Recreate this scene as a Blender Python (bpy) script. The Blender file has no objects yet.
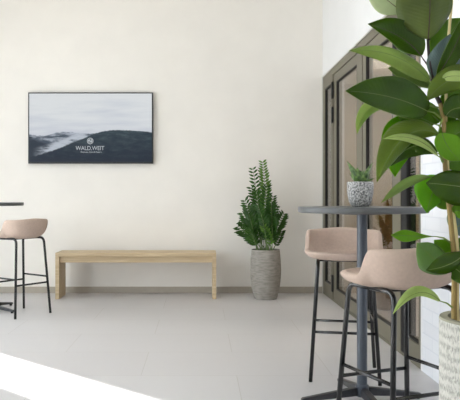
import bpy, bmesh, math, random
from mathutils import Vector, Matrix
random.seed(7)
S = bpy.context.scene
COL = S.collection
F = 630.0; CX = 200.0; CY = 197.0; H = 1.12
PI = math.pi

def W(px, py, d):
    return Vector(((px - CX) * d / F, d, H - (py - CY) * d / F))

# ------------------------------------------------------------------ materials
def new_mat(name):
    m = bpy.data.materials.new(name); m.use_nodes = True
    nt = m.node_tree
    return m, nt, nt.nodes['Principled BSDF']

def lin(c):
    return tuple(((v/255)/12.92 if v/255 <= .04045 else (((v/255)+.055)/1.055)**2.4) for v in c) + (1,)

def basic(name, rgb, rough=.5, metal=0, noise=0.0, nscale=20, bump=0.0, bscale=200, spec=.5, coat=0, stretch=None):
    m, nt, b = new_mat(name)
    b.inputs['Roughness'].default_value = rough
    b.inputs['Metallic'].default_value = metal
    b.inputs['Specular IOR Level'].default_value = spec
    b.inputs['Coat Weight'].default_value = coat
    c = lin(rgb); b.inputs['Base Color'].default_value = c
    tc = nt.nodes.new('ShaderNodeTexCoord')
    mp = nt.nodes.new('ShaderNodeMapping'); nt.links.new(tc.outputs['Object'], mp.inputs[0])
    if stretch: mp.inputs['Scale'].default_value = stretch
    if noise:
        n = nt.nodes.new('ShaderNodeTexNoise'); n.inputs['Scale'].default_value = nscale
        n.inputs['Detail'].default_value = 5
        nt.links.new(mp.outputs[0], n.inputs['Vector'])
        r = nt.nodes.new('ShaderNodeValToRGB')
        r.color_ramp.elements[0].position = .3; r.color_ramp.elements[1].position = .7
        r.color_ramp.elements[0].color = tuple(v*(1-noise) for v in c[:3]) + (1,)
        r.color_ramp.elements[1].color = tuple(min(1, v*(1+noise)) for v in c[:3]) + (1,)
        nt.links.new(n.outputs['Fac'], r.inputs[0]); nt.links.new(r.outputs[0], b.inputs['Base Color'])
    if bump:
        n = nt.nodes.new('ShaderNodeTexNoise'); n.inputs['Scale'].default_value = bscale
        nt.links.new(mp.outputs[0], n.inputs['Vector'])
        bp = nt.nodes.new('ShaderNodeBump'); bp.inputs['Strength'].default_value = bump
        bp.inputs['Distance'].default_value = .01
        nt.links.new(n.outputs['Fac'], bp.inputs['Height']); nt.links.new(bp.outputs[0], b.inputs['Normal'])
    return m

M = {}
M['wall_cream'] = basic('cream_plaster', (236, 232, 226), .9, noise=.02, nscale=3, bump=.05, bscale=150, spec=.2)
M['wall_white'] = basic('white_plaster', (235, 235, 236), .9, noise=.015, nscale=3, bump=.05, bscale=150, spec=.2)
M['ceiling'] = basic('ceiling_paint', (238, 236, 230), .95, spec=.2)
M['skirting'] = basic('grey_skirting', (172, 164, 152), .6, noise=.03)
M['frame'] = basic('taupe_frame', (112, 106, 90), .45, noise=.03, nscale=4)
M['alu'] = basic('aluminium_edge', (200, 198, 192), .35, metal=.6)
M['gasket'] = basic('black_gasket', (18, 17, 19), .6)
M['steel_grey'] = basic('blue_grey_powder_coat', (58, 65, 76), .3, noise=.03, spec=.6)
M['top_grey'] = basic('grey_table_laminate', (84, 86, 87), .42, noise=.04, nscale=8)
M['base_dark'] = basic('dark_powder_coat', (36, 37, 42), .3, noise=.05, spec=.6)
M['black_metal'] = basic('black_steel_tube', (16, 17, 19), .22, noise=.04, spec=.6)
M['fabric'] = basic('beige_felt', (198, 177, 163), .95, noise=.05, nscale=60, bump=.5, bscale=420, spec=.15)
M['tv_black'] = basic('black_plastic', (20, 21, 26), .35)
M['soil'] = basic('potting_soil', (38, 30, 24), .95, noise=.4, nscale=60, bump=1, bscale=90)
M['bark'] = basic('tan_bark', (140, 118, 66), .7, noise=.25, nscale=14, bump=.4, bscale=60, stretch=(1,1,.25))
M['bark_pale'] = basic('pale_bark', (214, 198, 142), .7, noise=.12, nscale=14, stretch=(1,1,.25))
M['bark_dark'] = basic('dark_young_stem', (48, 34, 30), .5, noise=.2)
M['dried'] = basic('dried_brown_leaf', (128, 92, 54), .8, noise=.35, nscale=14)
M['vase'] = basic('clay_vase', (150, 130, 112), .7, noise=.1)
M['tan'] = basic('tan_adjacent_plaster', (190, 176, 152), .9, noise=.05, nscale=2)
M['bounce_paving'] = basic('pale_bounce_ground', (190, 188, 182), .9, noise=.05)  # pale ground out of view, put in for bounce light
M['win_frame'] = basic('dark_window_frame', (70, 68, 66), .4)

def mix_rgb(nt, fac, a, b_):
    n = nt.nodes.new('ShaderNodeMix'); n.data_type = 'RGBA'
    for s, v in ((0, fac), (6, a), (7, b_)):
        if hasattr(v, 'is_linked') or hasattr(v, 'links'): nt.links.new(v, n.inputs[s])
        else: n.inputs[s].default_value = v
    return n.outputs[2]

def floor_mat():
    m, nt, b = new_mat('pale_stone_tile')
    tc = nt.nodes.new('ShaderNodeTexCoord')
    mp = nt.nodes.new('ShaderNodeMapping'); nt.links.new(tc.outputs['Object'], mp.inputs[0])
    mp.inputs['Location'].default_value = (.37, .25, 0)
    br = nt.nodes.new('ShaderNodeTexBrick'); nt.links.new(mp.outputs[0], br.inputs['Vector'])
    br.offset = .5
    br.inputs['Scale'].default_value = 1
    br.inputs['Brick Width'].default_value = 1.2; br.inputs['Row Height'].default_value = .6
    br.inputs['Mortar Size'].default_value = .0022; br.inputs['Mortar Smooth'].default_value = .3
    br.inputs['Color1'].default_value = lin((201, 198, 199)); br.inputs['Color2'].default_value = lin((204, 202, 203))
    br.inputs['Mortar'].default_value = lin((184, 180, 176))
    n = nt.nodes.new('ShaderNodeTexNoise'); n.inputs['Scale'].default_value = 2.2; n.inputs['Detail'].default_value = 6
    nt.links.new(tc.outputs['Object'], n.inputs['Vector'])
    mr = nt.nodes.new('ShaderNodeMapRange'); nt.links.new(n.outputs['Fac'], mr.inputs[0])
    mr.inputs[3].default_value = .0; mr.inputs[4].default_value = .1
    out = mix_rgb(nt, mr.outputs[0], br.outputs['Color'], lin((170, 166, 160)))
    nt.links.new(out, b.inputs['Base Color'])
    b.inputs['Roughness'].default_value = .42; b.inputs['Specular IOR Level'].default_value = .4
    return m
M['floor'] = floor_mat()

def brick_mat():
    m, nt, b = new_mat('white_painted_brick')
    tc = nt.nodes.new('ShaderNodeTexCoord')
    sx = nt.nodes.new('ShaderNodeSeparateXYZ'); nt.links.new(tc.outputs['Object'], sx.inputs[0])
    cb = nt.nodes.new('ShaderNodeCombineXYZ')
    nt.links.new(sx.outputs['Y'], cb.inputs[0]); nt.links.new(sx.outputs['Z'], cb.inputs[1])
    br = nt.nodes.new('ShaderNodeTexBrick'); nt.links.new(cb.outputs[0], br.inputs['Vector'])
    br.inputs['Scale'].default_value = 1
    br.inputs['Brick Width'].default_value = .25; br.inputs['Row Height'].default_value = .083
    br.inputs['Mortar Size'].default_value = .006; br.inputs['Mortar Smooth'].default_value = .6
    br.inputs['Color1'].default_value = lin((236, 237, 241)); br.inputs['Color2'].default_value = lin((230, 231, 236))
    br.inputs['Mortar'].default_value = lin((225, 227, 233))
    nt.links.new(br.outputs['Color'], b.inputs['Base Color'])
    n = nt.nodes.new('ShaderNodeTexNoise'); n.inputs['Scale'].default_value = 25
    nt.links.new(tc.outputs['Object'], n.inputs['Vector'])
    ad = nt.nodes.new('ShaderNodeMath'); ad.operation = 'MULTIPLY_ADD'
    nt.links.new(n.outputs['Fac'], ad.inputs[0]); ad.inputs[1].default_value = .5
    iv = nt.nodes.new('ShaderNodeMath'); iv.operation = 'SUBTRACT'; iv.inputs[0].default_value = 1
    nt.links.new(br.outputs['Fac'], iv.inputs[1]); nt.links.new(iv.outputs[0], ad.inputs[2])
    bp = nt.nodes.new('ShaderNodeBump'); bp.inputs['Strength'].default_value = .4; bp.inputs['Distance'].default_value = .004
    nt.links.new(ad.outputs[0], bp.inputs['Height']); nt.links.new(bp.outputs[0], b.inputs['Normal'])
    b.inputs['Roughness'].default_value = .7
    return m
M['brick'] = brick_mat()

def oak_mat():
    m, nt, b = new_mat('light_oak')
    tc = nt.nodes.new('ShaderNodeTexCoord')
    mp = nt.nodes.new('ShaderNodeMapping'); nt.links.new(tc.outputs['Object'], mp.inputs[0])
    mp.inputs['Scale'].default_value = (1.2, 22, 22)
    n = nt.nodes.new('ShaderNodeTexNoise'); n.inputs['Scale'].default_value = 2.5; n.inputs['Detail'].default_value = 8
    nt.links.new(mp.outputs[0], n.inputs['Vector'])
    r = nt.nodes.new('ShaderNodeValToRGB')
    r.color_ramp.elements[0].position = .3; r.color_ramp.elements[1].position = .72
    r.color_ramp.elements[0].color = lin((184, 161, 126)); r.color_ramp.elements[1].color = lin((209, 189, 156))
    nt.links.new(n.outputs['Fac'], r.inputs[0]); nt.links.new(r.outputs[0], b.inputs['Base Color'])
    b.inputs['Roughness'].default_value = .55
    return m
M['oak'] = oak_mat()

def terrazzo_mat():
    m, nt, b = new_mat('black_white_speckle')
    tc = nt.nodes.new('ShaderNodeTexCoord')
    n = nt.nodes.new('ShaderNodeTexNoise'); n.inputs['Scale'].default_value = 210; n.inputs['Detail'].default_value = 2
    nt.links.new(tc.outputs['Object'], n.inputs['Vector'])
    r = nt.nodes.new('ShaderNodeValToRGB'); r.color_ramp.interpolation = 'LINEAR'
    r.color_ramp.elements[0].position = .47; r.color_ramp.elements[1].position = .53
    r.color_ramp.elements[0].color = lin((62, 62, 66)); r.color_ramp.elements[1].color = lin((208, 207, 205))
    nt.links.new(n.outputs['Fac'], r.inputs[0]); nt.links.new(r.outputs[0], b.inputs['Base Color'])
    b.inputs['Roughness'].default_value = .6
    return m
M['terrazzo'] = terrazzo_mat()

def pot_mat(name, c1, c2, zscale, sc, bump, rows=False):
    m, nt, b = new_mat(name)
    tc = nt.nodes.new('ShaderNodeTexCoord')
    mp = nt.nodes.new('ShaderNodeMapping'); nt.links.new(tc.outputs['Object'], mp.inputs[0])
    mp.inputs['Scale'].default_value = zscale
    n = nt.nodes.new('ShaderNodeTexNoise'); n.inputs['Scale'].default_value = sc; n.inputs['Detail'].default_value = 6
    nt.links.new(mp.outputs[0], n.inputs['Vector'])
    r = nt.nodes.new('ShaderNodeValToRGB')
    r.color_ramp.elements[0].position = .36; r.color_ramp.elements[1].position = .6
    r.color_ramp.elements[0].color = lin(c1); r.color_ramp.elements[1].color = lin(c2)
    fac = n.outputs['Fac']
    if rows:   # combed rows round the pot
        wv = nt.nodes.new('ShaderNodeTexWave'); wv.bands_direction = 'Z'; wv.inputs['Scale'].default_value = 9
        wv.inputs['Distortion'].default_value = 1.5; wv.inputs['Detail'].default_value = 2
        nt.links.new(tc.outputs['Object'], wv.inputs['Vector'])
        ma = nt.nodes.new('ShaderNodeMath'); ma.operation = 'MULTIPLY_ADD'; ma.inputs[1].default_value = .16
        nt.links.new(wv.outputs['Fac'], ma.inputs[0]); nt.links.new(fac, ma.inputs[2])
        sb = nt.nodes.new('ShaderNodeMath'); sb.operation = 'SUBTRACT'; sb.inputs[1].default_value = .06
        nt.links.new(ma.outputs[0], sb.inputs[0]); fac = sb.outputs[0]
    nt.links.new(fac, r.inputs[0]); nt.links.new(r.outputs[0], b.inputs['Base Color'])
    bp = nt.nodes.new('ShaderNodeBump'); bp.inputs['Strength'].default_value = bump; bp.inputs['Distance'].default_value = .012
    nt.links.new(fac, bp.inputs['Height']); nt.links.new(bp.outputs[0], b.inputs['Normal'])
    b.inputs['Roughness'].default_value = .85
    return m
M['grey_pot'] = pot_mat('ribbed_grey_cement', (136, 131, 124), (156, 151, 144), (2, 2, 9), 8, .7)
M['white_pot'] = pot_mat('rough_whitewashed_cement', (156, 155, 147), (208, 206, 198), (13, 13, 5), 15, .8, True)
M['pot_rim'] = basic('grey_olive_cement', (150, 147, 128), .85, noise=.1, nscale=20)

def leaf_mat(name, rgb, trans=.3, rough=.32, veins=.25, tcol=None, var=.3):
    m, nt, b = new_mat(name)
    out = nt.nodes['Material Output']
    c = lin(rgb)
    uv = nt.nodes.new('ShaderNodeUVMap')
    sx = nt.nodes.new('ShaderNodeSeparateXYZ'); nt.links.new(uv.outputs[0], sx.inputs[0])
    ab = nt.nodes.new('ShaderNodeMath'); ab.operation = 'ABSOLUTE'
    s5 = nt.nodes.new('ShaderNodeMath'); s5.operation = 'SUBTRACT'; s5.inputs[1].default_value = .5
    nt.links.new(sx.outputs[1], s5.inputs[0]); nt.links.new(s5.outputs[0], ab.inputs[0])
    ma = nt.nodes.new('ShaderNodeMath'); ma.operation = 'MULTIPLY_ADD'; ma.inputs[1].default_value = -.35
    nt.links.new(ab.outputs[0], ma.inputs[0]); nt.links.new(sx.outputs[0], ma.inputs[2])
    mu = nt.nodes.new('ShaderNodeMath'); mu.operation = 'MULTIPLY'; mu.inputs[1].default_value = 130
    nt.links.new(ma.outputs[0], mu.inputs[0])
    si = nt.nodes.new('ShaderNodeMath'); si.operation = 'SINE'; nt.links.new(mu.outputs[0], si.inputs[0])
    tc = nt.nodes.new('ShaderNodeTexCoord')
    n = nt.nodes.new('ShaderNodeTexNoise'); n.inputs['Scale'].default_value = 9; n.inputs['Detail'].default_value = 3
    nt.links.new(tc.outputs['Object'], n.inputs['Vector'])
    r = nt.nodes.new('ShaderNodeValToRGB')
    r.color_ramp.elements[0].position = .3; r.color_ramp.elements[1].position = .7
    r.color_ramp.elements[0].color = tuple(v*(1-var) for v in c[:3])+(1,)
    r.color_ramp.elements[1].color = tuple(min(1, v*(1+var)) for v in c[:3])+(1,)
    nt.links.new(n.outputs['Fac'], r.inputs[0])
    nt.links.new(r.outputs[0], b.inputs['Base Color'])
    bp = nt.nodes.new('ShaderNodeBump'); bp.inputs['Strength'].default_value = veins; bp.inputs['Distance'].default_value = .0012
    nt.links.new(si.outputs[0], bp.inputs['Height']); nt.links.new(bp.outputs[0], b.inputs['Normal'])
    b.inputs['Roughness'].default_value = rough
    b.inputs['Specular IOR Level'].default_value = .32
    t = nt.nodes.new('ShaderNodeBsdfTranslucent')
    t.inputs['Color'].default_value = lin(tcol) if tcol else tuple(min(1, v*1.5) for v in c[:3])+(1,)
    mx = nt.nodes.new('ShaderNodeMixShader'); mx.inputs[0].default_value = trans
    nt.links.new(b.outputs[0], mx.inputs[1]); nt.links.new(t.outputs[0], mx.inputs[2])
    nt.links.new(mx.outputs[0], out.inputs['Surface'])
    return m
M['leaf_dark'] = leaf_mat('dark_rubber_leaf', (52, 80, 6), .25, .27, tcol=(90, 140, 30))
M['leaf_mid'] = leaf_mat('green_rubber_leaf', (70, 106, 8), .35, .34, tcol=(130, 180, 40))
M['leaf_bright'] = leaf_mat('bright_rubber_leaf', (100, 148, 26), .45, .38, tcol=(160, 210, 60))
M['leaf_under'] = leaf_mat('pale_leaf_underside', (118, 142, 72), .3, .55, tcol=(140, 180, 70))
M['leaf_under_dk'] = leaf_mat('olive_leaf_underside', (86, 100, 44), .25, .5, tcol=(110, 150, 50))
M['leaf_pale'] = leaf_mat('pale_young_leaf', (178, 196, 122), .4, .5, tcol=(190, 215, 110))
M['leaf_young'] = leaf_mat('yellow_green_young_leaf', (138, 158, 82), .35, .4, tcol=(170, 200, 90))
M['leaf_faded'] = leaf_mat('pale_sage_leaf', (190, 202, 158), .35, .5, tcol=(200, 215, 150))
M['leaf_olive'] = leaf_mat('olive_green_leaf', (92, 112, 34), .35, .4, tcol=(150, 180, 60))
M['leaf_lit'] = leaf_mat('backlit_leaf', (96, 156, 20), .55, .4, tcol=(150, 215, 40))  # backlight put into the colour: brighter green, stronger translucency
M['leaf_grey_green'] = leaf_mat('grey_green_leaf', (104, 138, 74), .3, .35, tcol=(130, 180, 80))
M['leaf_blue'] = leaf_mat('grey_blue_leaf', (104, 124, 122), .15, .45, tcol=(90, 130, 90))
M['midrib'] = basic('pale_midrib', (118, 142, 58), .5)
M['midrib_red'] = basic('dark_red_midrib', (72, 40, 36), .5)
M['zz'] = leaf_mat('glossy_dark_leaflet', (44, 80, 22), .15, .3, veins=0, tcol=(80, 130, 30), var=.3)
M['zz_light'] = leaf_mat('fresh_green_leaflet', (84, 120, 46), .25, .35, veins=0, tcol=(120, 170, 50), var=.3)
M['zz_stem'] = basic('green_stalk', (98, 124, 66), .5)

def succ_mat():
    m, nt, b = new_mat('striped_succulent')
    uv = nt.nodes.new('ShaderNodeUVMap')
    sx = nt.nodes.new('ShaderNodeSeparateXYZ'); nt.links.new(uv.outputs[0], sx.inputs[0])
    tc = nt.nodes.new('ShaderNodeTexCoord')
    n = nt.nodes.new('ShaderNodeTexNoise'); n.inputs['Scale'].default_value = 60
    nt.links.new(tc.outputs['Object'], n.inputs['Vector'])
    r = nt.nodes.new('ShaderNodeValToRGB')
    r.color_ramp.elements[0].position = .35; r.color_ramp.elements[1].position = .75
    r.color_ramp.elements[0].color = lin((40, 70, 26)); r.color_ramp.elements[1].color = lin((124, 156, 88))
    nt.links.new(n.outputs['Fac'], r.inputs[0]); nt.links.new(r.outputs[0], b.inputs['Base Color'])
    b.inputs['Roughness'].default_value = .4
    return m
M['succulent'] = succ_mat()

def glass_mat(name, tint, ior):
    m = bpy.data.materials.new(name); m.use_nodes = True
    nt = m.node_tree; nt.nodes.remove(nt.nodes['Principled BSDF'])
    t = nt.nodes.new('ShaderNodeBsdfTransparent'); t.inputs[0].default_value = tint
    g = nt.nodes.new('ShaderNodeBsdfGlossy'); g.inputs['Roughness'].default_value = .01
    f = nt.nodes.new('ShaderNodeFresnel')
    # both faces of the thin pane reflect like glass seen from the air side
    ge = nt.nodes.new('ShaderNodeNewGeometry'); mi = nt.nodes.new('ShaderNodeMapRange')
    mi.inputs[3].default_value = ior; mi.inputs[4].default_value = 1/ior
    nt.links.new(ge.outputs['Backfacing'], mi.inputs[0]); nt.links.new(mi.outputs[0], f.inputs['IOR'])
    mx = nt.nodes.new('ShaderNodeMixShader')
    nt.links.new(f.outputs[0], mx.inputs[0]); nt.links.new(t.outputs[0], mx.inputs[1]); nt.links.new(g.outputs[0], mx.inputs[2])
    nt.links.new(mx.outputs[0], nt.nodes['Material Output'].inputs['Surface'])
    return m
M['glass'] = glass_mat('door_glass', (.88, .87, .85, 1), 1.55)
M['clear'] = glass_mat('window_glass', (.97, .98, .98, 1), 1.2)

def screen_mat():
    m, nt, b = new_mat('mountain_picture_on_screen')
    N = nt.nodes; L = nt.links
    def math_(op, a, b_=None, c=None):
        n = N.new('ShaderNodeMath'); n.operation = op
        for i, v in enumerate((a, b_, c)):
            if v is None: continue
            if isinstance(v, (int, float)): n.inputs[i].default_value = v
            else: L.new(v, n.inputs[i])
        return n.outputs[0]
    uv = N.new('ShaderNodeUVMap')
    s = N.new('ShaderNodeSeparateXYZ'); L.new(uv.outputs[0], s.inputs[0])
    u, v = s.outputs[0], s.outputs[1]
    def noise(sc, det, st=(1, 1, 1), ro=.5):
        mp = N.new('ShaderNodeMapping'); mp.inputs['Scale'].default_value = st
        L.new(uv.outputs[0], mp.inputs[0])
        n = N.new('ShaderNodeTexNoise'); n.inputs['Scale'].default_value = sc; n.inputs['Detail'].default_value = det
        n.inputs['Roughness'].default_value = ro
        L.new(mp.outputs[0], n.inputs['Vector']); return n.outputs['Fac']
    def curve(pts):
        n = N.new('ShaderNodeFloatCurve'); c = n.mapping.curves[0]
        c.points[0].location = pts[0]; c.points[1].location = pts[-1]
        for p in pts[1:-1]: c.points.new(*p)
        n.mapping.update(); L.new(u, n.inputs['Value']); return n.outputs[0]
    def ramp(fac, els):
        r = N.new('ShaderNodeValToRGB')
        while len(r.color_ramp.elements) < len(els): r.color_ramp.elements.new(.5)
        for e, (p, c) in zip(r.color_ramp.elements, els): e.position = p; e.color = lin(c)
        L.new(fac, r.inputs[0]); return r.outputs[0]
    def sm(x, a, b_):
        n = N.new('ShaderNodeMapRange'); n.interpolation_type = 'SMOOTHSTEP'
        L.new(x, n.inputs[0]); n.inputs[1].default_value = a; n.inputs[2].default_value = b_; return n.outputs[0]
    cloud = noise(2.2, 4, (1, 4, 1))
    sky = ramp(math_('ADD', math_('MULTIPLY', cloud, .8), math_('MULTIPLY', v, .45)),
               [(.36, (200, 207, 220)), (.58, (216, 221, 229)), (.78, (232, 236, 238))])
    # far ridge in haze
    edge = noise(26, 3, (1, 1, 1))
    far_h = math_('ADD', curve([(0, .40), (.12, .38), (.25, .43), (.45, .41), (1, .38)]), math_('MULTIPLY', math_('SUBTRACT', edge, .5), .05))
    far = sm(math_('SUBTRACT', far_h, v), -.01, .01)
    mist = noise(6, 6, (1, 2.2, 1), .6)
    farc = mix_rgb(nt, sm(mist, .42, .62), lin((70, 82, 96)), lin((186, 194, 206)))
    c1 = mix_rgb(nt, far, sky, farc)
    # dark left lower
    lo_h = math_('ADD', curve([(0, .36), (.15, .28), (.3, .16), (.45, .1), (1, .05)]), math_('MULTIPLY', math_('SUBTRACT', mist, .5), .34))
    lo = sm(math_('SUBTRACT', lo_h, v), -.02, .03)
    c2 = mix_rgb(nt, lo, c1, lin((44, 55, 68)))
    near_h = math_('ADD', curve([(0, .06), (.12, .12), (.25, .20), (.37, .29), (.45, .345), (.52, .40), (.64, .455), (.81, .46), (.9, .45), (1, .43)]),
                   math_('MULTIPLY', math_('SUBTRACT', noise(45, 3), .5), .03))
    fog = math_('MULTIPLY', sm(math_('SUBTRACT', math_('ADD', near_h, .11), v), -.03, .05), math_('SUBTRACT', 1, sm(u, .42, .56)))
    fog = math_('MULTIPLY', fog, math_('MULTIPLY', sm(mist, .36, .56), sm(u, .02, .14)))
    c2 = mix_rgb(nt, fog, c2, lin((196, 204, 214)))
    nr = sm(math_('SUBTRACT', near_h, v), -.008, .008)
    tex = noise(12, 6, (1, 1.6, 1), .65)
    nearc = ramp(math_('ADD', math_('MULTIPLY', tex, .7), math_('MULTIPLY', v, .5)), [(.38, (32, 43, 58)), (.53, (48, 63, 72)), (.68, (72, 90, 96))])
    c3 = mix_rgb(nt, nr, c2, nearc)
    L.new(c3, b.inputs['Emission Color']); b.inputs['Emission Strength'].default_value = SCREEN
    b.inputs['Base Color'].default_value = (.01, .01, .012, 1)
    b.inputs['Roughness'].default_value = .5; b.inputs['Specular IOR Level'].default_value = .15
    return m
SCREEN = .49
M['screen'] = screen_mat()
def emit_mat(name, rgb, st):
    m, nt, b = new_mat(name)
    b.inputs['Base Color'].default_value = (0.02, .02, .02, 1)
    b.inputs['Emission Color'].default_value = lin(rgb); b.inputs['Emission Strength'].default_value = st
    return m
M['logo'] = emit_mat('white_screen_lettering', (200, 206, 210), SCREEN*1.0)

# ------------------------------------------------------------------ mesh helpers
def mk(name, verts, faces, mats, parent=None, smooth=False, loc=None, uvs=None, midx=None):
    me = bpy.data.meshes.new(name)
    me.from_pydata([tuple(v) for v in verts], [], faces); me.update()
    for m in (mats if isinstance(mats, (list, tuple)) else [mats]): me.materials.append(m)
    if midx:
        for p, i in zip(me.polygons, midx): p.material_index = i
    if smooth: me.polygons.foreach_set('use_smooth', [True]*len(me.polygons))
    if uvs:
        l = me.uv_layers.new(name='UVMap')
        for lp in me.loops: l.data[lp.index].uv = uvs[lp.vertex_index]
    o = bpy.data.objects.new(name, me); COL.objects.link(o)
    if loc is not None: o.location = loc
    if parent: o.parent = parent
    return o

def boxes(name, bl, mat, parent=None, bevel=0, loc=None, rotz=0):
    V, Fc = [], []
    for (x0, x1, y0, y1, z0, z1) in bl:
        b = len(V)
        V += [(x0,y0,z0),(x1,y0,z0),(x1,y1,z0),(x0,y1,z0),(x0,y0,z1),(x1,y0,z1),(x1,y1,z1),(x0,y1,z1)]
        Fc += [[b+i for i in f] for f in ((0,3,2,1),(4,5,6,7),(0,1,5,4),(1,2,6,5),(2,3,7,6),(3,0,4,7))]
    o = mk(name, V, Fc, mat, parent, loc=loc)
    o.rotation_euler.z = rotz
    if bevel:
        m = o.modifiers.new('bevel', 'BEVEL'); m.width = bevel; m.segments = 2; m.limit_method = 'ANGLE'
    return o

def empty(name, loc, rz=0):
    o = bpy.data.objects.new(name, None); COL.objects.link(o)
    o.location = loc; o.rotation_euler.z = rz; o.empty_display_size = .1
    return o

def tag(o, label=None, cat=None, group=None, kind=None):
    if label: o['label'] = label
    if cat: o['category'] = cat
    if group: o['group'] = group
    if kind: o['kind'] = kind
    return o

def fillet(pts, r, n=6):
    pts = [Vector(p) for p in pts]; out = [pts[0]]
    for i in range(1, len(pts)-1):
        a, b, c = pts[i-1], pts[i], pts[i+1]
        d1 = (a-b).normalized(); d2 = (c-b).normalized()
        rr = min(r, (a-b).length*.48, (c-b).length*.48)
        p, q = b+d1*rr, b+d2*rr
        for k in range(n+1):
            t = k/n; out.append(p*(1-t)**2 + b*2*t*(1-t) + q*t*t)
    out.append(pts[-1]); return out

def tube_data(pts, rad, seg=10, V=None, Fc=None, cap=True):
    V = [] if V is None else V; Fc = [] if Fc is None else Fc
    pts = [Vector(p) for p in pts]; n = len(pts)
    rads = rad if isinstance(rad, (list, tuple)) else [rad]*n
    t0 = (pts[1]-pts[0]).normalized()
    nrm = t0.orthogonal().normalized(); b0 = len(V)
    for i, p in enumerate(pts):
        t = (pts[min(i+1, n-1)]-pts[max(i-1, 0)]).normalized()
        nrm = (nrm - t*nrm.dot(t)).normalized(); bn = t.cross(nrm)
        for k in range(seg):
            a = 2*PI*k/seg
            V.append(p + (nrm*math.cos(a)+bn*math.sin(a))*rads[i])
    for i in range(n-1):
        for k in range(seg):
            a = b0+i*seg+k; b = b0+i*seg+(k+1) % seg
            Fc.append([a, b, b+seg, a+seg])
    if cap:
        Fc.append([b0+k for k in range(seg)][::-1]); Fc.append([b0+(n-1)*seg+k for k in range(seg)])
    return V, Fc

def tube(name, pts, rad, mat, parent=None, seg=10):
    V, Fc = tube_data(pts, rad, seg)
    return mk(name, V, Fc, mat, parent, True)

def lathe(name, prof, mat, parent=None, seg=48, loc=None, cap_first=True, cap_last=True):
    V, Fc = [], []
    for (r, z) in prof:
        for k in range(seg):
            a = 2*PI*k/seg; V.append((r*math.cos(a), r*math.sin(a), z))
    for i in range(len(prof)-1):
        for k in range(seg):
            a = i*seg+k; b = i*seg+(k+1) % seg
            Fc.append([a, b, b+seg, a+seg])
    if cap_first: Fc.append([k for k in range(seg)][::-1])
    if cap_last: Fc.append([(len(prof)-1)*seg+k for k in range(seg)])
    return mk(name, V, Fc, mat, parent, True, loc)

def autosmooth(o, ang=40):
    me = o.data
    bm = bmesh.new(); bm.from_mesh(me)
    for e in bm.edges:
        if len(e.link_faces) == 2 and e.calc_face_angle(0) > math.radians(ang): e.smooth = False
    bm.to_mesh(me); bm.free(); return o

# ------------------------------------------------------------------ room shell
XL, XR, YB, YF, ZC = -3.4, 1.43, 7.35, -3.0, 3.7
def structure(o): o['kind'] = 'structure'; return o
structure(boxes('floor', [(XL-.25, XR, YF-.25, YB+.2, -.15, 0)], M['floor']))
structure(boxes('ceiling', [(XL-.25, XR+.25, YF-.25, YB+.2, ZC, ZC+.2)], M['ceiling']))
structure(boxes('wall_back', [(XL-.25, XR, YB, YB+.2, 0, ZC)], M['wall_cream']))
# left wall: openings of tall glazing
WZ0, WZ1 = .04, 3.15
ops = [(1.1, 3.1), (3.3, 5.28), (5.62, 6.42)]
lw = [(XL-.25, XL, YF-.25, YB, WZ1, ZC), (XL-.25, XL, YF-.25, YB, 0, WZ0)]
ys = [YF-.25] + [v for o in ops for v in o] + [YB]
for i in range(0, len(ys), 2): lw.append((XL-.25, XL, ys[i], ys[i+1], WZ0, WZ1))
structure(boxes('wall_left', lw, M['wall_white']))
# front wall (behind the camera) with an unseen opening added for fill light
fo = (-2.9, -1.9)
structure(boxes('wall_front', [(XL, fo[0], YF-.25, YF, 0, ZC), (fo[1], XR, YF-.25, YF, 0, ZC),
          (fo[0], fo[1], YF-.25, YF, WZ1, ZC), (fo[0], fo[1], YF-.25, YF, 0, WZ0)], M['wall_white']))
def window(idx, a, b, axis):
    f = .05
    if axis == 'x':
        x0, x1 = XL-.16, XL-.10
        fr = [(x0,x1,a,a+f,WZ0,WZ1),(x0,x1,b-f,b,WZ0,WZ1),(x0,x1,a+f,b-f,WZ0,WZ0+f),(x0,x1,a+f,b-f,WZ1-f,WZ1)]
        gl = [(x0+.025,x0+.033,a+f,b-f,WZ0+f,WZ1-f)]
    else:
        y0, y1 = YF-.16, YF-.10
        mid = (a+b)/2
        fr = [(a,a+f,y0,y1,WZ0,WZ1),(b-f,b,y0,y1,WZ0,WZ1),(a+f,b-f,y0,y1,WZ0,WZ0+f),(a+f,b-f,y0,y1,WZ1-f,WZ1),(mid-.03,mid+.03,y0,y1,WZ0+f,WZ1-f)]
        gl = [(a+f,mid-.03,y0+.025,y0+.033,WZ0+f,WZ1-f),(mid+.03,b-f,y0+.025,y0+.033,WZ0+f,WZ1-f)]
    w = structure(boxes('window_%d' % idx, fr, M['win_frame']))
    boxes('pane', gl, M['clear'], w)
for i, (a, b) in enumerate(ops): window(i+3, a, b, 'x')
window(7, fo[0], fo[1], 'y')  # unseen rear window, added as a source of fill light

# right wall: plaster over the doors, painted brick nearer the camera
DT = 2.515; DY0, DY1 = 4.08, 7.33
structure(boxes('wall_right', [(XR, XR+.25, DY0, YB+.2, DT, ZC), (XR, XR+.25, DY1, YB+.2, 0, DT)], M['wall_white']))
structure(boxes('wall_right_front', [(XR, XR+.25, YF-.25, DY0, 0, ZC)], M['brick']))
structure(boxes('baseboard_back', [(XL, XR-.001, YB-.014, YB, 0, .075)], M['skirting'], bevel=.003))
structure(boxes('trim_1', [(XR-.002, XR, DY0-.03, DY0-.004, 0, DT), ], M['wall_white']))
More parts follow.
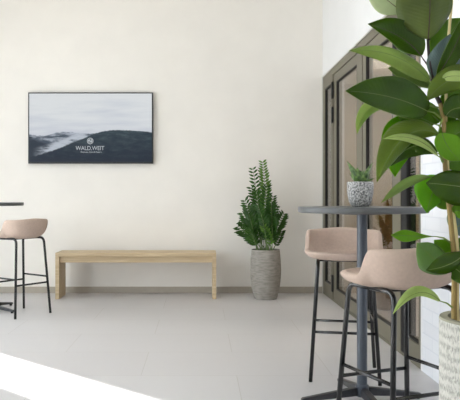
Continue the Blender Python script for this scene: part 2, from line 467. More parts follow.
# glazed door front
x0, x1 = XR+.002, XR+.085
fr = structure(boxes('trim_2', [(x0,x1,DY0,DY1,2.437,DT),(x0,x1,7.235,DY1,.02,2.437),(x0,x1,6.80,6.90,.02,2.437),
      (x0,x1,4.50,4.61,.02,2.437),(x0,x1,DY0,DY0+.045,.02,2.437),(x0,x1+.02,DY0,DY1,.0,.02),
      (x0,x1,6.9,7.235,.02,.15),(x0,x1,4.125,4.39,.02,.15),(x0,x1,6.9,7.235,2.36,2.437),(x0,x1,4.125,4.39,2.36,2.437)], M['frame']))
fr['label'] = 'taupe metal frame around the glass doors'
boxes('edge_strip', [(XR-.006, XR+.004, DY0, DY1, DT-.008, DT+.008), (XR-.006, XR+.004, DY1-.004, DY1+.012, 0, DT)], M['alu'], fr)
def glazed(name, y0, y1, z0, z1, sy0, sy1, rb, rt, is_leaf):
    xa = XR+.008 if is_leaf else XR+.006
    if is_leaf:
        o = boxes(name, [(xa,xa+.06,y0,y0+sy0,z0,z1),(xa,xa+.06,y1-sy1,y1,z0,z1),(xa,xa+.06,y0+sy0,y1-sy1,z0,z0+rb),(xa,xa+.06,y0+sy0,y1-sy1,z1-rt,z1)], M['frame'])
        p = (y0+sy0, y1-sy1, z0+rb, z1-rt)
        boxes('gasket', [(xa+.01,xa+.05,y0-.012,y0-.001,z0,z1),(xa+.01,xa+.05,y1+.001,y1+.012,z0,z1)], M['gasket'], o)
    else:
        p = (y0, y1, z0, z1)
        o = None
    a, b, c, d = p; g = .010
    gx0, gx1 = xa+.001, xa+.030
    ring = [(gx0,gx1,a+.0005,a+g,c,d),(gx0,gx1,b-g,b-.0005,c,d),(gx0,gx1,a+g,b-g,c+.0005,c+g),(gx0,gx1,a+g,b-g,d-g,d-.0005)]
    pane = [(xa+.014,xa+.020,a+g,b-g,c+g,d-g)]
    if o is None:
        o = boxes(name, ring, M['gasket']); boxes('pane', pane, M['glass'], o)
    else:
        boxes('bead', ring, M['gasket'], o); boxes('pane', pane, M['glass'], o)
    return structure(o)
glazed('window_1', 6.905, 7.23, .155, 2.355, 0, 0, 0, 0, False)
glazed('window_2', 4.13, 4.385, .155, 2.355, 0, 0, 0, 0, False)
boxes('door_seal', [(x0+.004, x1-.01, 4.392, 4.499, .021, 2.436)], M['gasket'], fr)
d1 = glazed('door_1', 5.59, 6.785, .022, 2.43, .19, .14, .12, .09, True)
d2 = glazed('door_2', 4.625, 5.565, .022, 2.43, .08, .10, .12, .09, True)
for d, y in ((d1, 6.79), (d2, 4.615)):
    for z0, z1 in ((.10, .28), (1.92, 2.09), (2.18, 2.36)):
        boxes('hinge', [(XR-.012, XR+.004, y-.028, y+.028, z0, z1)], M['gasket'], d, bevel=.003)

# adjacent room behind the doors
structure(boxes('floor_side_room', [(XR, 3.2, 3.6, 9.6, -.15, -.001)], M['floor']))
structure(boxes('ceiling_side_room', [(XR+.25, 3.2, 3.6, 9.6, 2.8, 2.9)], M['ceiling']))
structure(boxes('wall_side_room', [(2.9, 3.1, 3.6, 9.4, 0, 2.8), (XR+.25, 3.1, 9.4, 9.6, 0, 2.8), (XR+.25, 3.1, 3.4, 3.6, 0, 2.8),
      (XR+.13, XR+.25, YB+.2, 9.4, 0, 2.8)], M['tan']))

# ------------------------------------------------------------------ television
tvy = YB-.003
TX0, TX1 = (28-CX)*7.29/F, (153-CX)*7.29/F
TZ0, TZ1 = H-(163.5-CY)*7.29/F, H-(92.3-CY)*7.29/F
tcx, tcz = (TX0+TX1)/2, (TZ0+TZ1)/2
tv = tag(empty('television', (tcx, tvy, tcz)), 'wall-mounted flat television showing misty wooded mountains and a white logo', 'television')
hw, hh = (TX1-TX0)/2, (TZ1-TZ0)/2
boxes('casing', [(-hw, hw, -.055, -.012, -hh, hh)], M['tv_black'], tv, bevel=.004)
boxes('wall_bracket', [(-.25, .25, -.012, 0, -.2, .2)], M['gasket'], tv)
bz = .014
sc = mk('screen', [(-hw+bz, -.0565, -hh+bz+.008), (hw-bz, -.0565, -hh+bz+.008), (hw-bz, -.0565, hh-bz), (-hw+bz, -.0565, hh-bz)], [[0, 1, 2, 3]], M['screen'], tv,
        uvs=[(0, 0), (1, 0), (1, 1), (0, 1)])
def text(name, body, size, x, z, parent, y, width=None):
    cu = bpy.data.curves.new(name, 'FONT'); cu.body = body; cu.size = size; cu.align_x = 'CENTER'; cu.extrude = .0004
    t = bpy.data.objects.new(name, cu); COL.objects.link(t)
    bpy.context.view_layer.update()
    me = bpy.data.meshes.new_from_object(t.evaluated_get(bpy.context.evaluated_depsgraph_get()))
    bpy.data.objects.remove(t)
    me.materials.clear(); me.materials.append(M['logo'])
    o = bpy.data.objects.new(name, me); COL.objects.link(o)
    xs = [v.co.x for v in me.vertices]; w = max(xs)-min(xs)
    sx = (width/w) if width else 1
    o.rotation_euler = (PI/2, 0, 0); o.location = (x, y, z); o.scale = (sx, 1, 1); o.parent = parent
    return o
def tvp(px, py): return ((px-CX)*7.29/F - tcx, H-(py-CY)*7.29/F - tcz)
lx, lz = tvp(90, 150.1)
text('logo_lettering', 'WALD.WEIT', .068, lx, lz, sc, -.0575, 28.5*7.29/F)
lx, lz = tvp(91, 152.7)
text('logo_subtitle', 'Wellness, Hotel & Resort', .024, lx, lz, sc, -.0575, 21*7.29/F)
lx, lz = tvp(90.2, 141.0)
V, Fc = [], []
def ring2(r0, r1, n=32):
    b = len(V)
    for k in range(n):
        a = 2*PI*k/n
        for r in (r0, r1):
            V.append((lx+r*math.cos(a), -.0575, lz+r*math.sin(a)))
    for k in range(n):
        a = b+2*k; c = b+2*((k+1) % n); Fc.append([a, a+1, c+1, c])
ring2(.031, .037); ring2(.021, .0255)
def stroke(a0, b0, a1, b1, w=.0035):
    d = Vector((a1-a0, 0, b1-b0)).normalized(); n = Vector((-d.z, 0, d.x))*w
    b = len(V)
    for (p, s) in (((a0, b0), 1), ((a0, b0), -1), ((a1, b1), -1), ((a1, b1), 1)):
        V.append((lx+p[0]+n.x*s, -.0578, lz+p[1]+n.z*s))
    Fc.append([b, b+1, b+2, b+3])
stroke(-.012, -.016, -.012, .014); stroke(-.012, .014, .010, -.014); stroke(.010, -.014, .012, .016); stroke(-.022, .0, -.012, .014); stroke(.012, -.01, .024, .004)
mk('logo_emblem', V, Fc, M['logo'], sc)

# ------------------------------------------------------------------ bench
by0, by1 = 6.90, 7.24
bx0, bx1 = (55.2-CX)*by0/F, (216.3-CX)*by0/F
bc = (bx0+bx1)/2; L = (bx1-bx0)/2
bn = tag(empty('bench', (bc, (by0+by1)/2, 0)), 'long light oak bench with panel legs standing against the back wall', 'bench')
bh = H-(252.8-CY)*by0/F; hd = (by1-by0)/2
boxes('bench_seat', [(-L, L, -hd, hd, bh-.042, bh)], M['oak'], bn, bevel=.003)
for s in (-1, 1):
    xa, xb = (-L, -L+.042) if s < 0 else (L-.042, L)
    boxes('leg', [(xa, xb, -hd, hd, 0, bh-.0425)], M['oak'], bn, bevel=.003)
boxes('rail', [(-L+.0425, L-.0425, -hd+.03, -hd+.055, bh-.11, bh-.0425)], M['oak'], bn, bevel=.002)
boxes('rail', [(-L+.0425, L-.0425, hd-.055, hd-.03, bh-.11, bh-.0425)], M['oak'], bn, bevel=.002)

# ------------------------------------------------------------------ stools
def shell_mesh():
    NA, NV = 64, 12
    V, Fc = [], []
    def plan(a):  # a = 0 is the front (+y)
        c, s = math.sin(a), math.cos(a); e = 2.7
        hx, hy = .218, (.212 if s > 0 else .215)
        r = 1/((abs(c/hx)**e + abs(s/hy)**e)**(1/e))
        return r*c, r*s
    def sstep(x, a, b):
        t = max(0, min(1, (x-a)/(b-a))); return t*t*(3-2*t)
    for i in range(NV+1):
        v = i/NV
        for k in range(NA):
            a = 2*PI*k/NA; aa = abs((a+PI) % (2*PI) - PI)
            x, y = plan(a)
            rim = .040 + .118*sstep(math.degrees(aa), 95, 111) + .012*sstep(math.degrees(aa), 130, 180)
            if v <= .5:
                rf = .08 + (.66-.08)*(v/.5); z = .010*(v/.5)**2
            else:
                q = (v-.5)/.5
                rf = .66 + .34*math.sin(q*PI/2)**.85 
                z = .010 + (rim-.010)*(q**1.55)
                rf *= 1 - .02*sstep(q, .6, 1)*(sstep(math.degrees(aa), 70, 110)) + .0
            V.append((x*rf, y*rf, .752+z))
    for i in range(NV):
        for k in range(NA):
            a = i*NA+k; b = i*NA+(k+1) % NA
            Fc.append([a, a+NA, b+NA, b])
    Fc.append([k for k in range(NA)])
    return V, Fc
SV, SF = shell_mesh()
def make_stool():
    root = empty('bar_stool', (0, 0, 0))
    sh = mk('seat_shell', SV, SF, M['fabric'], root, True)
    m = sh.modifiers.new('thickness', 'SOLIDIFY'); m.thickness = .03; m.offset = 1
    m = sh.modifiers.new('smooth', 'SUBSURF'); m.levels = 1; m.render_levels = 2
    R = .0118
    ft, tp, hb = .203, .158, .730
    def at(sx, sy, z):
        k = ft + (tp-ft)*z/hb; return Vector((sx*k, sy*k, z))
    for sx in (-1, 1):
        pts = fillet([at(sx, -1, .004), at(sx, -1, hb), at(sx, 1, hb), at(sx, 1, .004)], .05, 8)
        # front and rear leg of a side, bent from one tube, meet at mid-length
        mid = len(pts)//2
        c = Vector((sx*tp, 0, hb))
        tube('leg', pts[:mid]+[c], R, M['black_metal'], root)
        tube('leg', [c]+pts[mid+1 if (pts[mid]-c).length < 1e-4 else mid:], R, M['black_metal'], root)
        tube('stretcher', [at(sx, -1, .358), at(sx, 1, .358)], .0085, M['black_metal'], root)
    for sy in (-1, 1):
        tube('stretcher', [at(-1, sy, .303), at(1, sy, .303)], .0085, M['black_metal'], root)
    V, Fc = [], []
    for yy in (-.09, .09): tube_data([(-tp, yy, hb), (tp, yy, hb)], .009, 8, V, Fc)
    mk('cross_tube', V, Fc, M['black_metal'], root, True)
    boxes('mounting_plate', [(-.06, .06, -.1, .1, hb+.0085, hb+.016)], M['base_dark'], root)
    V, Fc = [], []
    return root
def copy_tree(o, parent=None):
    c = o.copy(); COL.objects.link(c); c.parent = parent
    for ch in list(o.children): copy_tree(ch, c)
    return c
stool = make_stool()
spots = [(.883, 2.775, math.radians(21), 'beige bar stool nearest the camera, its back turned, in front of the tall rubber plant'),
         (.905, 3.965, math.radians(169), 'beige bar stool tucked behind the right high table beside the glass doors'),
         (-1.725, 6.03, math.radians(53), 'beige bar stool at the left high table near the end of the oak bench')]
for i, (x, y, a, lab) in enumerate(spots):
    o = stool if i == 0 else copy_tree(stool)
    o.location = (x, y, 0); o.rotation_euler.z = a
    tag(o, lab, 'bar stool', 'beige bar stools at the high tables')

# ------------------------------------------------------------------ high tables
def make_table():
    root = empty('bar_table', (0, 0, 0))
    autosmooth(lathe('tabletop', [(.338, 1.034), (.346, 1.036), (.348, 1.040), (.348, 1.062), (.345, 1.066)], M['top_grey'], root, 72))
    autosmooth(lathe('column', [(.028, .085), (.028, 1.024)], M['steel_grey'], root, 32))
    autosmooth(lathe('mounting_plate', [(.11, 1.0245), (.11, 1.0335)], M['base_dark'], root, 32))
    autosmooth(lathe('hub', [(.033, .028), (.036, .034), (.036, .088), (.030, .094)], M['steel_grey'], root, 32))
    for k in range(4):
        a = k*PI/2
        # tapering blade foot
        r0, r1 = .034, .345
        V = []
        for (r, w, zl, zh) in ((r0, .024, .034, .078), (r1-.01, .019, .014, .032), (r1, .014, .014, .027)):
            V += [(r, -w, zl), (r, w, zl), (r, w*.8, zh), (r, -w*.8, zh)]
        Fc = [[0, 1, 2, 3][::-1], [8, 9, 10, 11]]
        for j in (0, 4):
            for q in range(4):
                Fc.append([j+q, j+(q+1) % 4, j+4+(q+1) % 4, j+4+q])
        ca, sa = math.cos(a), math.sin(a)
        V = [(x*ca-y*sa, x*sa+y*ca, z) for x, y, z in V]
        f = mk('leg', V, Fc, M['base_dark'], root)
        m = f.modifiers.new('bevel', 'BEVEL'); m.width = .004; m.segments = 2
        lathe('glide', [(.014, .0005), (.014, .016)], M['gasket'], f, 16, loc=((r1-.022)*ca, (r1-.022)*sa, 0))
    return root
table = make_table()
table.location = (.89, 3.46, 0); table.rotation_euler.z = math.radians(8)
tag(table, 'round grey high table carrying the small speckled plant pot', 'bar table', 'round grey high tables')
t2 = copy_tree(table); t2.location = (-2.10, 6.22, 0); t2.rotation_euler.z = math.radians(-27)
tag(t2, 'round grey high table at the left edge, left of the bench', 'bar table', 'round grey high tables')

# ------------------------------------------------------------------ small succulent on the table
spx, spy = (360.2-CX)*3.46/F, 3.46
sp = tag(empty('potted_succulent', (spx, spy, 1.0665)), 'small succulent in a black and white speckled pot on the high table', 'potted plant')
autosmooth(lathe('pot', [(.036, 0), (.048, .003), (.060, .028), (.069, .070), (.071, .105), (.0705, .134), (.0685, .137), (.062, .135), (.060, .115)], M['terrazzo'], sp), 70)
lathe('soil', [(.061, .110), (.061, .119)], M['soil'], sp, 32)
def succ_leaf(az, tilt, L, w):
    V, Fc, UV = [], [], []
    n, m = 9, 8
    for i in range(n+1):
        t = i/n
        c = tilt + .28*(t-.5)
        wr = w*(.45+.6*math.sin(PI*min(1, t*1.05))**.8) * (1-t**4)
        rr = .008 + L*t*math.sin(tilt)*(1+.15*t); zz = .116 + L*t*math.cos(tilt)
        for k in range(m):
            b = 2*PI*k/m
            lat = wr*math.cos(b); th = wr*.33*math.sin(b) + abs(math.cos(b))*wr*.35
            r2 = rr - th*math.cos(tilt); z2 = zz + th*math.sin(tilt)
            V.append((r2*math.cos(az)-lat*math.sin(az), r2*math.sin(az)+lat*math.cos(az), z2)); UV.append((t, k/m))
    for i in range(n):
        for k in range(m):
            a = i*m+k; b = i*m+(k+1) % m; Fc.append([a, b, b+m, a+m])
    Fc.append(list(range(m))[::-1]); Fc.append([n*m+k for k in range(m)])
    mk('leaf', V, Fc, M['succulent'], sp, True, uvs=UV)
for az, ti, L_, w in ((188, 24, .150, .028), (-12, 22, .142, .028), (262, 12, .085, .026), (305, 34, .078, .024), (222, 40, .075, .022),
                      (25, 42, .085, .020), (95, 20, .11, .022), (140, 36, .09, .020), (-28, 56, .075, .017), (60, 30, .1, .02)):
    succ_leaf(math.radians(az), math.radians(ti), L_*1.0, w*1.25)

# ------------------------------------------------------------------ leaf builder for the rubber plant
def blade(name, B, Mi, T, w, roll, fold, mats, parent, wav=.0, n=18, m=8, sub=True, rib='midrib', stem_at=None, power=.72, curl=0.0, skew=.92):
    B, Mi, T = Vector(B), Vector(Mi), Vector(T)
    C = Mi*2 - (B+T)*.5
    V, Fc, UV = [], [], []; ribp = []
    for i in range(n+1):
        t = i/n
        p = B*(1-t)**2 + C*2*t*(1-t) + T*t*t
        tg = ((C-B)*(1-t) + (T-C)*t).normalized()
        vd = Vector((0, -1, 0)); nn = vd - tg*vd.dot(tg)
        if nn.length < .15: nn = Vector((0, 0, 1)) - tg*tg.z
        nn.normalize(); s = tg.cross(nn).normalized()
        ra = math.radians(roll + curl*t)
        s2 = s*math.cos(ra) + nn*math.sin(ra); n2 = nn*math.cos(ra) - s*math.sin(ra)
        tt = .012 + .985*t
        pr = max(0, math.sin(PI*tt**skew))**power
        if t > .86: pr *= 1 - .35*((t-.86)/.14)
        if i == n: pr = .015
        for k in range(m+1):
            q = 2*k/m-1
            fold_ = fold*1.35
            off = s2*(q*w/2*pr*math.cos(math.radians(fold_)*abs(q))) + n2*(abs(q)**1.15*w/2*pr*math.sin(math.radians(fold_)))
            off += n2*(wav*w*pr*abs(q)*math.sin(t*8+q*2.5+w*90)) - n2*(.05*w*pr*q*q*math.sin(t*4))
            V.append(p+off); UV.append((t, k/m))
        ribp.append(p + n2*.0004)
    for i in range(n):
        for k in range(m):
            a = i*(m+1)+k; Fc.append([a, a+1, a+m+2, a+m+1])
    # orient so that +n is the outside (upper) face
    o = mk(name, V, Fc, mats, parent, True, uvs=UV)
    md = o.modifiers.new('thickness', 'SOLIDIFY'); md.thickness = .0012; md.offset = 0
    md.material_offset = 1 if len(mats) > 1 else 0
    md.material_offset_rim = 2 if len(mats) > 2 else 0
    if rib:
        pts = ribp[:-1]; 
        rads = [.0016*(1-.75*i/len(pts)) for i in range(len(pts))]
        if stem_at is not None:
            st = Vector(stem_at); k = (st+ribp[0])*.5 + Vector((0, 0, .006))
            pts = [st, k] + pts; rads = [.0032, .0028] + rads
        V2, F2 = tube_data(pts, rads, 6)
        r = mk('midrib', V2, F2, M[rib], o, True)
    return o

# ------------------------------------------------------------------ tall rubber plant
D0 = 2.1
fic = tag(empty('potted_rubber_plant', (.978, D0, 0)), 'tall broad-leaved rubber plant in a rough whitewashed cylinder pot at the right edge', 'potted plant')
FL = Vector((.978, D0, 0))
def FP(px, py, d=0.0): return W(px, py, D0+d) - FL
pz = .713
autosmooth(lathe('pot', [(.150, 0), (.158, .008), (.165, .12), (.169, .3), (.170, .5), (.170, pz-.006), (.168, pz), (.146, pz+.001), (.143, pz-.005), (.143, pz-.08)], [M['white_pot']], fic, 64, cap_last=True), 60)
autosmooth(lathe('pot_rim', [(.1425, pz-.03), (.1425, pz+.0025), (.168, pz+.0025), (.1705, pz-.004)], M['pot_rim'], fic, 64, cap_first=False, cap_last=False), 60)
lathe('soil', [(.1415, pz-.079), (.1415, pz-.045)], M['soil'], fic, 40)
stem_px = [(454.5, 338, 0), (454, 305, 0), (454.5, 262, 0), (452, 235, .0), (449, 205, 0), (446, 180, 0), (444.5, 150, 0), (443.5, 120, 0), (440, 103, 0)]
def smooth_path(pts, n=6):
    P = [Vector(p) for p in pts]; out = []
    for i in range(len(P)-1):
        p0 = P[max(i-1, 0)]; p1 = P[i]; p2 = P[i+1]; p3 = P[min(i+2, len(P)-1)]
        for k in range(n):
            t = k/n
            out.append(.5*((2*p1)+(p2-p0)*t+(2*p0-5*p1+4*p2-p3)*t*t+(3*p1-p0-3*p2+p3)*t**3))
    out.append(P[-1]); return out
sp_ = smooth_path([FP(*p) for p in stem_px])
tube('stem', sp_, [.0095-.0025*i/len(sp_) for i in range(len(sp_))], M['bark'], fic)
s2 = smooth_path([FP(458, 336, .03), FP(457, 300, .03), FP(457.5, 262, .02), FP(456, 235, .02), FP(452, 205, .02), FP(448, 172, .02), FP(446, 120, .03), FP(447, 60, .05), FP(452, 0, .06)])
tube('stem', s2, [.0075-.003*i/len(s2) for i in range(len(s2))], M['bark_pale'], fic)
s3 = smooth_path([FP(440, 103), FP(436.5, 96), FP(433, 85), FP(430, 66), FP(428.5, 50), FP(427.5, 36)])
tube('stem', s3, [.0078-.004*i/len(s3) for i in range(len(s3))], M['bark_dark'], fic)
s4 = smooth_path([FP(484, 336, .05), FP(486, 280, .05), FP(490, 200, .06), FP(486, 120, .07), FP(490, 40, .06), FP(494, -30, .05)])
tube('stem', s4, [.009-.003*i/len(s4) for i in range(len(s4))], M['bark'], fic)

MD = [M['leaf_dark'], M['leaf_under_dk'], M['midrib']]
MM = [M['leaf_mid'], M['leaf_under'], M['midrib']]
MB = [M['leaf_bright'], M['leaf_under'], M['midrib']]
MP = [M['leaf_pale'], M['leaf_pale'], M['midrib']]
MU = [M['leaf_under'], M['leaf_dark'], M['midrib']]
MUD = [M['leaf_under_dk'], M['leaf_dark'], M['midrib']]
MBL = [M['leaf_blue'], M['leaf_dark'], M['midrib']]
PX = D0/F
# base(px,py,dd), mid, tip, width px, roll, fold, mats, rib, stem attach px
LV = [
 # 1 big front top leaf
 ((428, 39, -.04), (430, 0, -.07), (429, -48, -.05), 65, 0, -22, MUD, 'midrib_red', None),
 # 2 pale top-left
 ((404, 13, .0), (386, -1, .02), (362, -22, .03), 32, 0, 10, [M['leaf_faded'], M['leaf_under'], M['midrib']], 'midrib_red', (430, 40, 0)),
 # 3 dark olive, tip left
 ((421, 56, .0), (400, 37, .0), (368, 24, -.02), 36, 0, 28, MD, 'midrib_red', (434, 78, 0)),
 # 4 long pale arched
 ((429, 80, -.01), (394, 56, -.03), (349, 50.5, -.05), 21, 0, -22, [M['leaf_young'], M['leaf_mid'], M['midrib']], 'midrib', (436, 92, 0), .7),
 # 5 big dark green
 ((427, 111, -.02), (390, 97, -.09), (345.5, 91, -.12), 43, 0, 24, MD, 'midrib', (441, 118, 0), .85),
 # 6 drooping pale under 5
 ((400, 104, .05), (371, 108, .06), (357, 134, .05), 17, 10, -25, [M['leaf_young'], M['leaf_bright'], M['midrib']], 'midrib', (441, 108, 0)),
 # 6b small pale blade behind, near 5 top
 ((436, 88, .05), (410, 74, .07), (388, 68, .08), 20, 10, 15, MU, 'midrib', None),
 # 7 under 5 green
 ((434, 124, .03), (412, 113, .03), (393, 102, .03), 26, 15, 10, MM, 'midrib', (443, 130, 0)),
 ((440, 122, .05), (428, 112, .06), (410, 100, .07), 24, 0, -15, MM, 'midrib', None),
 # 8 bright backlit round
 ((424, 132, .06), (400, 138, .07), (395, 177, .06), 42, 0, 10, [M['leaf_lit'], M['leaf_under'], M['midrib']], 'midrib', (443, 140, 0)),
 # 9 olive large sweeping to lower left
 ((438, 134, -.02), (405, 137, -.05), (377, 182, -.06), 37, 6, -32, [M['leaf_olive'], M['leaf_under'], M['midrib']], 'midrib', (443, 117, 0)),
 # 10 pale edge-on leaf
 ((438, 156, -.03), (414, 139, -.06), (383, 139, -.07), 9, 0, -20, MP, 'midrib', (444, 163, 0)),
 # 11 dark drooping
 ((437, 153, .0), (414, 146, .0), (391, 166, .01), 24, 0, -20, MD, 'midrib', (444, 160, 0)),
 # 12 right green
 ((442, 133, -.05), (448, 147, -.07), (460, 161, -.08), 27, 0, 15, MB, 'midrib', None),
 ((446, 168, .02), (458, 152, .03), (476, 136, .03), 46, 0, 12, MM, 'midrib', None),
 # 13 narrow grey-green arching left
 ((430, 177, -.04), (408, 183, -.08), (381, 203, -.10), 11, 0, -25, MU, 'midrib', (446, 185, 0)),
 # 14 bright drooping below
 ((444, 180, .0), (434, 190, -.03), (427, 213, -.04), 36, 0, -25, [M['leaf_lit'], M['leaf_under'], M['midrib']], 'midrib', None),
 ((440, 186, .03), (448, 196, .02), (462, 205, .02), 30, 0, -10, MM, 'midrib', None),
 # 15 big dark right
 ((494, 192, -.06), (456, 186, -.09), (426, 183, -.07), 38, -6, -18, MD, 'midrib', None, .8),
 # 16 narrow horizontal
 ((436, 236.5, -.02), (414, 236, -.04), (391, 235, -.06), 14, 0, 25, MB, 'midrib', (451, 243, 0), 2.3),
 # 17 round grey green
 ((448, 273, .0), (435, 260, -.02), (417, 243, -.03), 34, 0, -22, [M['leaf_grey_green'], M['leaf_under'], M['midrib']], 'midrib', (454, 273, 0)),
 ((453, 262, .03), (445, 252, .03), (434, 240, .02), 26, 0, 10, MB, 'midrib', None),
 # 18 in front, tip down left
 ((466, 252, -.06), (450, 264, -.10), (426, 270, -.10), 24, 0, -28, MD, 'midrib', (456, 262, 0)),
 # 19 dark lower right
 ((450, 268, -.02), (460, 272, -.03), (474, 288, -.04), 26, 0, 20, MD, 'midrib', None),
 # 20 low pale leaf
 ((440, 301, -.03), (417, 293, -.08), (393, 314, -.10), 15, 0, -35, MP, 'midrib', (454, 309, 0), .75),
 # 21 dark diagonal right
 ((437, 76, -.01), (455, 46, -.02), (472, 4, -.02), 22, 0, 25, MD, 'midrib_red', (434, 82, 0)),
 # 22 grey-blue behind
 ((434, 82, .0), (443, 62, .0), (450, 34, .0), 34, 0, 12, MBL, 'midrib_red', None),
 # 23 mid greens behind
 ((436, 62, .08), (446, 40, .10), (462, 18, .10), 36, 0, 10, MM, 'midrib', None),
 ((446, 78, .08), (458, 62, .09), (476, 40, .08), 34, 0, 10, MB, 'midrib', None),
 # 24 olive blade right, bending over
 ((482, 72, -.08), (450, 80, -.08), (427, 101, -.05), 28, 0, -20, [M['leaf_olive'], M['leaf_under'], M['midrib']], 'midrib', None, .75),
 ((443, 79, -.07), (456, 76, -.09), (480, 80, -.09), 11, 0, 10, MP, 'midrib', None),  # pale blade standing in for the highlight on the olive leaf above
 # 25 dark
 ((446, 116, -.01), (458, 108, -.01), (480, 112, .0), 30, 0, 15, MD, 'midrib', None),
 ((443, 124, .03), (456, 100, .05), (476, 92, .05), 34, 0, 15, MM, 'midrib', None),
 # 26
 ((444, 146, .0), (456, 134, -.02), (482, 122, -.02), 30, 0, -15, MM, 'midrib', None),
 # 27 right middle
 ((452, 232, .04), (462, 224, .05), (484, 214, .05), 38, 0, 10, MBL, 'midrib', None),
 ((453, 212, .0), (462, 211, -.01), (480, 216, .0), 16, 0, 10, MB, 'midrib', None),
 ((456, 262, .05), (466, 250, .06), (486, 236, .06), 30, 0, 10, MM, 'midrib', None),
]
for (b, mi, t, w, ro, fo_, mt, rib, st, *sk) in LV:
    blade('leaf', FP(*b), FP(*mi), FP(*t), w*PX, ro, fo_, mt, fic, wav=.06, rib=rib, stem_at=FP(*st) if st else None, skew=sk[0] if sk else .92)
# leaves on the far side and above the frame
for i in range(26):
    y = 285 - i*14
    a = i*2.4
    c = s4[min(len(s4)-1, 4+i)] if i < 20 else s4[-1]
    r = .13+random.random()*.05
    d = Vector((math.cos(a), math.sin(a), 0))
    if d.x < -.2: d.x = abs(d.x)
    if c.x + .978 + d.x*(r+.06) > 1.36: d.x *= .4
    b = c + d*.03 + Vector((0, 0, .01)); t_ = c + d*(r+.05) + Vector((0, 0, random.uniform(-.03, .12)))
    mi = (b+t_)/2 + Vector((0, 0, .035))
    blade('leaf', b, mi, t_, random.uniform(.075, .1), random.uniform(-50, 50), random.uniform(-20, 20), random.choice([MD, MM, MM, MB]), fic, wav=.03, stem_at=c)

# ------------------------------------------------------------------ grey pot with feather-leaved plant
zx, zy = (265.6-CX)*6.95/F, 6.95
zz = tag(empty('potted_zz_plant', (zx, zy, 0)), 'bushy dark green plant in a tall grey cement pot against the back wall', 'potted plant')
zz.name = 'potted_feather_leaf_plant'
q = 6.95/F
ph = H-(249.3-CY)*q
autosmooth(lathe('pot', [(.112, 0), (.126, .006), (.140, .06), (.158, .15), (.168, .25), (.170, .32), (.166, .42), (.158, .50), (.154, ph), (.142, ph), (.140, ph-.05)], M['grey_pot'], zz, 48), 50)
lathe('soil', [(.139, ph-.055), (.139, ph-.02)], M['soil'], zz, 32)
def frond(bx, by_, tip, dd, bow, nl, ll, w0, mat, start=.22):
    B = Vector((bx, by_, ph-.03))
    T = W(tip[0], tip[1], 6.95+dd) - Vector((zx, zy, 0))
    Cc = (B+T)/2 + Vector((bow*(-1 if T.x > B.x else 1)*-.0, 0, 0)) 
    out = (T-B); Cc = B + Vector((out.x*.25, out.y*.25, out.z*.6)) + Vector((bow, 0, 0))
    V, Fc, MI = [], [], []
    pts = []
    for i in range(15):
        t = i/14; pts.append(B*(1-t)**2+Cc*2*t*(1-t)+T*t*t)
    tube_data(pts, [.0062*(1-.75*i/14) for i in range(15)], 6, V, Fc); MI = [1]*len(Fc)
    nl = int(nl*1.12); ll *= 1.12
    for j in range(nl):
        t = start + (1-start)*(j+.5)/nl
        p = B*(1-t)**2+Cc*2*t*(1-t)+T*t*t
        tg = ((Cc-B)*(1-t)+(T-Cc)*t).normalized()
        ax = Vector((0, -1, 0)) if abs(dd) < .06 else Vector((-.3, -1, 0)).normalized()
        ax = (Matrix.Rotation(bow*9+dd*4, 3, 'Z') @ ax)
        sd = tg.cross(ax).normalized(); nn = sd.cross(tg).normalized()
        for s in (-1, 1):
            l = ll*(1-.45*abs(2*t-1.15)**2)*(.85+.3*random.random()); ww = w0*.95*l/ll
            d = (sd*s*.85 + tg*.55 + nn*random.uniform(-.1, .25)).normalized()
            sw = d.cross(nn).normalized()
            b = len(V)
            tipd = d*l + nn*(-.01)
            V += [p, p+d*l*.3+sw*ww*.85+nn*.003, p+d*l*.62+sw*ww*.8+nn*.003, p+tipd, p+d*l*.62-sw*ww*.8+nn*.003, p+d*l*.3-sw*ww*.85+nn*.003, p+d*l*.3-nn*.002, p+d*l*.62-nn*.002]
            Fc += [[b, b+1, b+6], [b+1, b+2, b+7, b+6], [b+2, b+3, b+7], [b, b+6, b+5], [b+6, b+7, b+4, b+5], [b+7, b+3, b+4]]
            MI += [0]*6
    # closing leaflet at the tip
    o = mk('frond', V, Fc, [mat, M['zz_stem']], zz, False, midx=MI, uvs=[(0, 0)]*len(V))
    md = o.modifiers.new('thickness', 'SOLIDIFY'); md.thickness = .0012
    return o
FR = [((262.5, 161.5), .0, .02, 20, .075, .017, 'zz_light'), ((252.5, 168), -.02, -.0, 15, .07, .015, 'zz'),
      ((244.5, 200), .0, -.03, 12, .085, .018, 'zz'), ((237.5, 226), -.05, -.05, 9, .10, .02, 'zz'),
      ((243, 213), .06, -.03, 10, .09, .019, 'zz'), ((251, 187), .06, -.02, 13, .08, .017, 'zz'),
      ((273, 196), .03, .02, 13, .08, .018, 'zz'), ((284, 213.5), -.03, .05, 11, .09, .019, 'zz'),
      ((281.5, 231), .05, .05, 7, .08, .018, 'zz'), ((267, 186), -.06, .01, 14, .08, .017, 'zz'),
      ((258, 205), -.12, 0, 11, .09, .019, 'zz'), ((272, 216), -.14, .03, 9, .09, .02, 'zz'),
      ((248, 228), -.12, -.03, 8, .09, .02, 'zz'), ((263, 226), -.13, .01, 7, .08, .019, 'zz_light'),
      ((256, 192), .1, -.01, 12, .08, .018, 'zz'), ((276, 206), .12, .03, 10, .09, .019, 'zz'),
      ((241, 221), .1, -.05, 8, .09, .02, 'zz'), ((247, 208), -.06, -.02, 10, .09, .02, 'zz'), ((271, 203), -.08, .02, 11, .085, .019, 'zz'), ((262, 213), .05, .0, 9, .09, .02, 'zz')]
for i, (tp_, dd, bow, nl, ll, w0, mt) in enumerate(FR):
    a = i*2.39996; r = .02+.07*math.sqrt(i/len(FR))
    frond(r*math.cos(a)*.8+(tp_[0]-265)*.0015, r*math.sin(a)*.8+dd*.3, tp_, dd, bow, nl, ll, w0, M[mt])

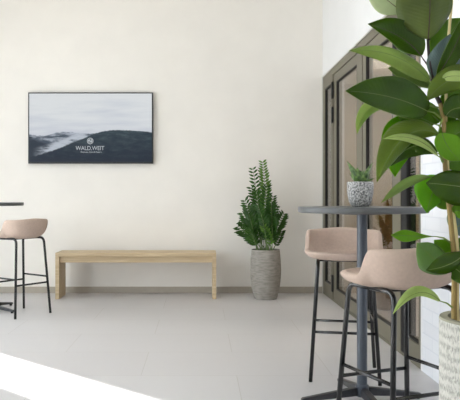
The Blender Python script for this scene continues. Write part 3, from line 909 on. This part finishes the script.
# ------------------------------------------------------------------ dried plant behind the glass
dx, dy = (386-CX)*6.3/F, 6.3
dr = tag(empty('dried_plant', (dx, dy, 0)), 'dried brown palm leaves in a floor vase behind the glass doors', 'dried plant')
autosmooth(lathe('vase', [(.08, 0), (.11, .02), (.13, .2), (.11, .38), (.06, .48), (.07, .52), (.06, .52), (.05, .47)], M['vase'], dr, 32), 50)
def DP(px, py, d=0): return W(px, py, 6.3+d) - Vector((dx, dy, 0))
for (b, mi, t_, w) in (((386, 268), (388, 235), (387, 196), 9), ((385, 266), (380, 240), (372, 226), 6), ((388, 266), (383, 232), (379, 214), 7),
                       ((384, 266), (377, 246), (373, 233), 5), ((387, 266), (391, 236), (390, 204), 8)):
    blade('dried_leaf', DP(*b), DP(*mi), DP(*t_), w*.01, 0, 20, [M['dried']], dr, rib=None, wav=.05)

# ------------------------------------------------------------------ outside, light and camera
structure(boxes('ground', [(-16, XL-.25, -14, 18, -.25, -.16), (XL-.25, 4, -14, YF-.25, -.25, -.16)], M['bounce_paving']))  # unseen ground outside, added to bounce daylight into the room
w = bpy.data.worlds.new('daylight'); S.world = w; w.use_nodes = True
bg = w.node_tree.nodes['Background']; bg.inputs[0].default_value = (.9, .955, 1, 1); bg.inputs[1].default_value = 3.1

def sun():
    l = bpy.data.lights.new('sun', 'SUN'); l.energy = 9; l.angle = math.radians(.6); l.color = (1, .975, .94)
    o = bpy.data.objects.new('sun', l); COL.objects.link(o)
    el = math.radians(34)
    d = Vector((.758*math.cos(el), -.652*math.cos(el), -math.sin(el)))
    o.rotation_euler = d.to_track_quat('-Z', 'Y').to_euler(); o.location = (-8, 10, 8)
sun()
def portal(name, loc, sx, sy, d):
    l = bpy.data.lights.new(name, 'AREA'); l.shape = 'RECTANGLE'; l.size = sx; l.size_y = sy
    l.cycles.is_portal = True
    o = bpy.data.objects.new(name, l); COL.objects.link(o); o.location = loc
    o.rotation_euler = Vector(d).to_track_quat('-Z', 'Y').to_euler()
for (a, b) in ops: portal('window_portal', (XL-.2, (a+b)/2, (WZ0+WZ1)/2), b-a, WZ1-WZ0, (1, 0, 0))
portal('window_portal', ((fo[0]+fo[1])/2, YF-.2, (WZ0+WZ1)/2), fo[1]-fo[0], WZ1-WZ0, (0, 1, 0))
def fill_light(loc, size, energy, name, color=(1, .95, .88)):  # added area light under the ceiling, no real fitting
    l = bpy.data.lights.new(name, 'AREA'); l.shape = 'SQUARE'; l.size = size; l.energy = energy; l.color = color
    o = bpy.data.objects.new(name, l); COL.objects.link(o); o.location = loc
fill_light((2.2, 5.4, 2.78), .7, 13, 'side_room_fill', (1, .92, .82))  # made-up fill lights that brighten the room behind the glass
fill_light((2.2, 7.8, 2.78), .7, 13, 'side_room_fill', (1, .92, .82))

cam = bpy.data.cameras.new('camera'); co = bpy.data.objects.new('camera', cam); COL.objects.link(co)
co.location = (0, 0, H); co.rotation_euler = (PI/2, 0, 0)
cam.sensor_width = 36; cam.sensor_fit = 'HORIZONTAL'; cam.lens = F/460*36
cam.shift_x = (230-CX)/460; cam.shift_y = -(200-CY)/460
cam.clip_start = .05
S.camera = co
S.view_settings.view_transform = 'Standard'; S.view_settings.look = 'None'
S.view_settings.gamma = 1; S.view_settings.use_curve_mapping = False
S.view_settings.exposure = 0.76
S.cycles.max_bounces = 10; S.cycles.diffuse_bounces = 6; S.cycles.transparent_max_bounces = 16
S.cycles.use_denoising = True
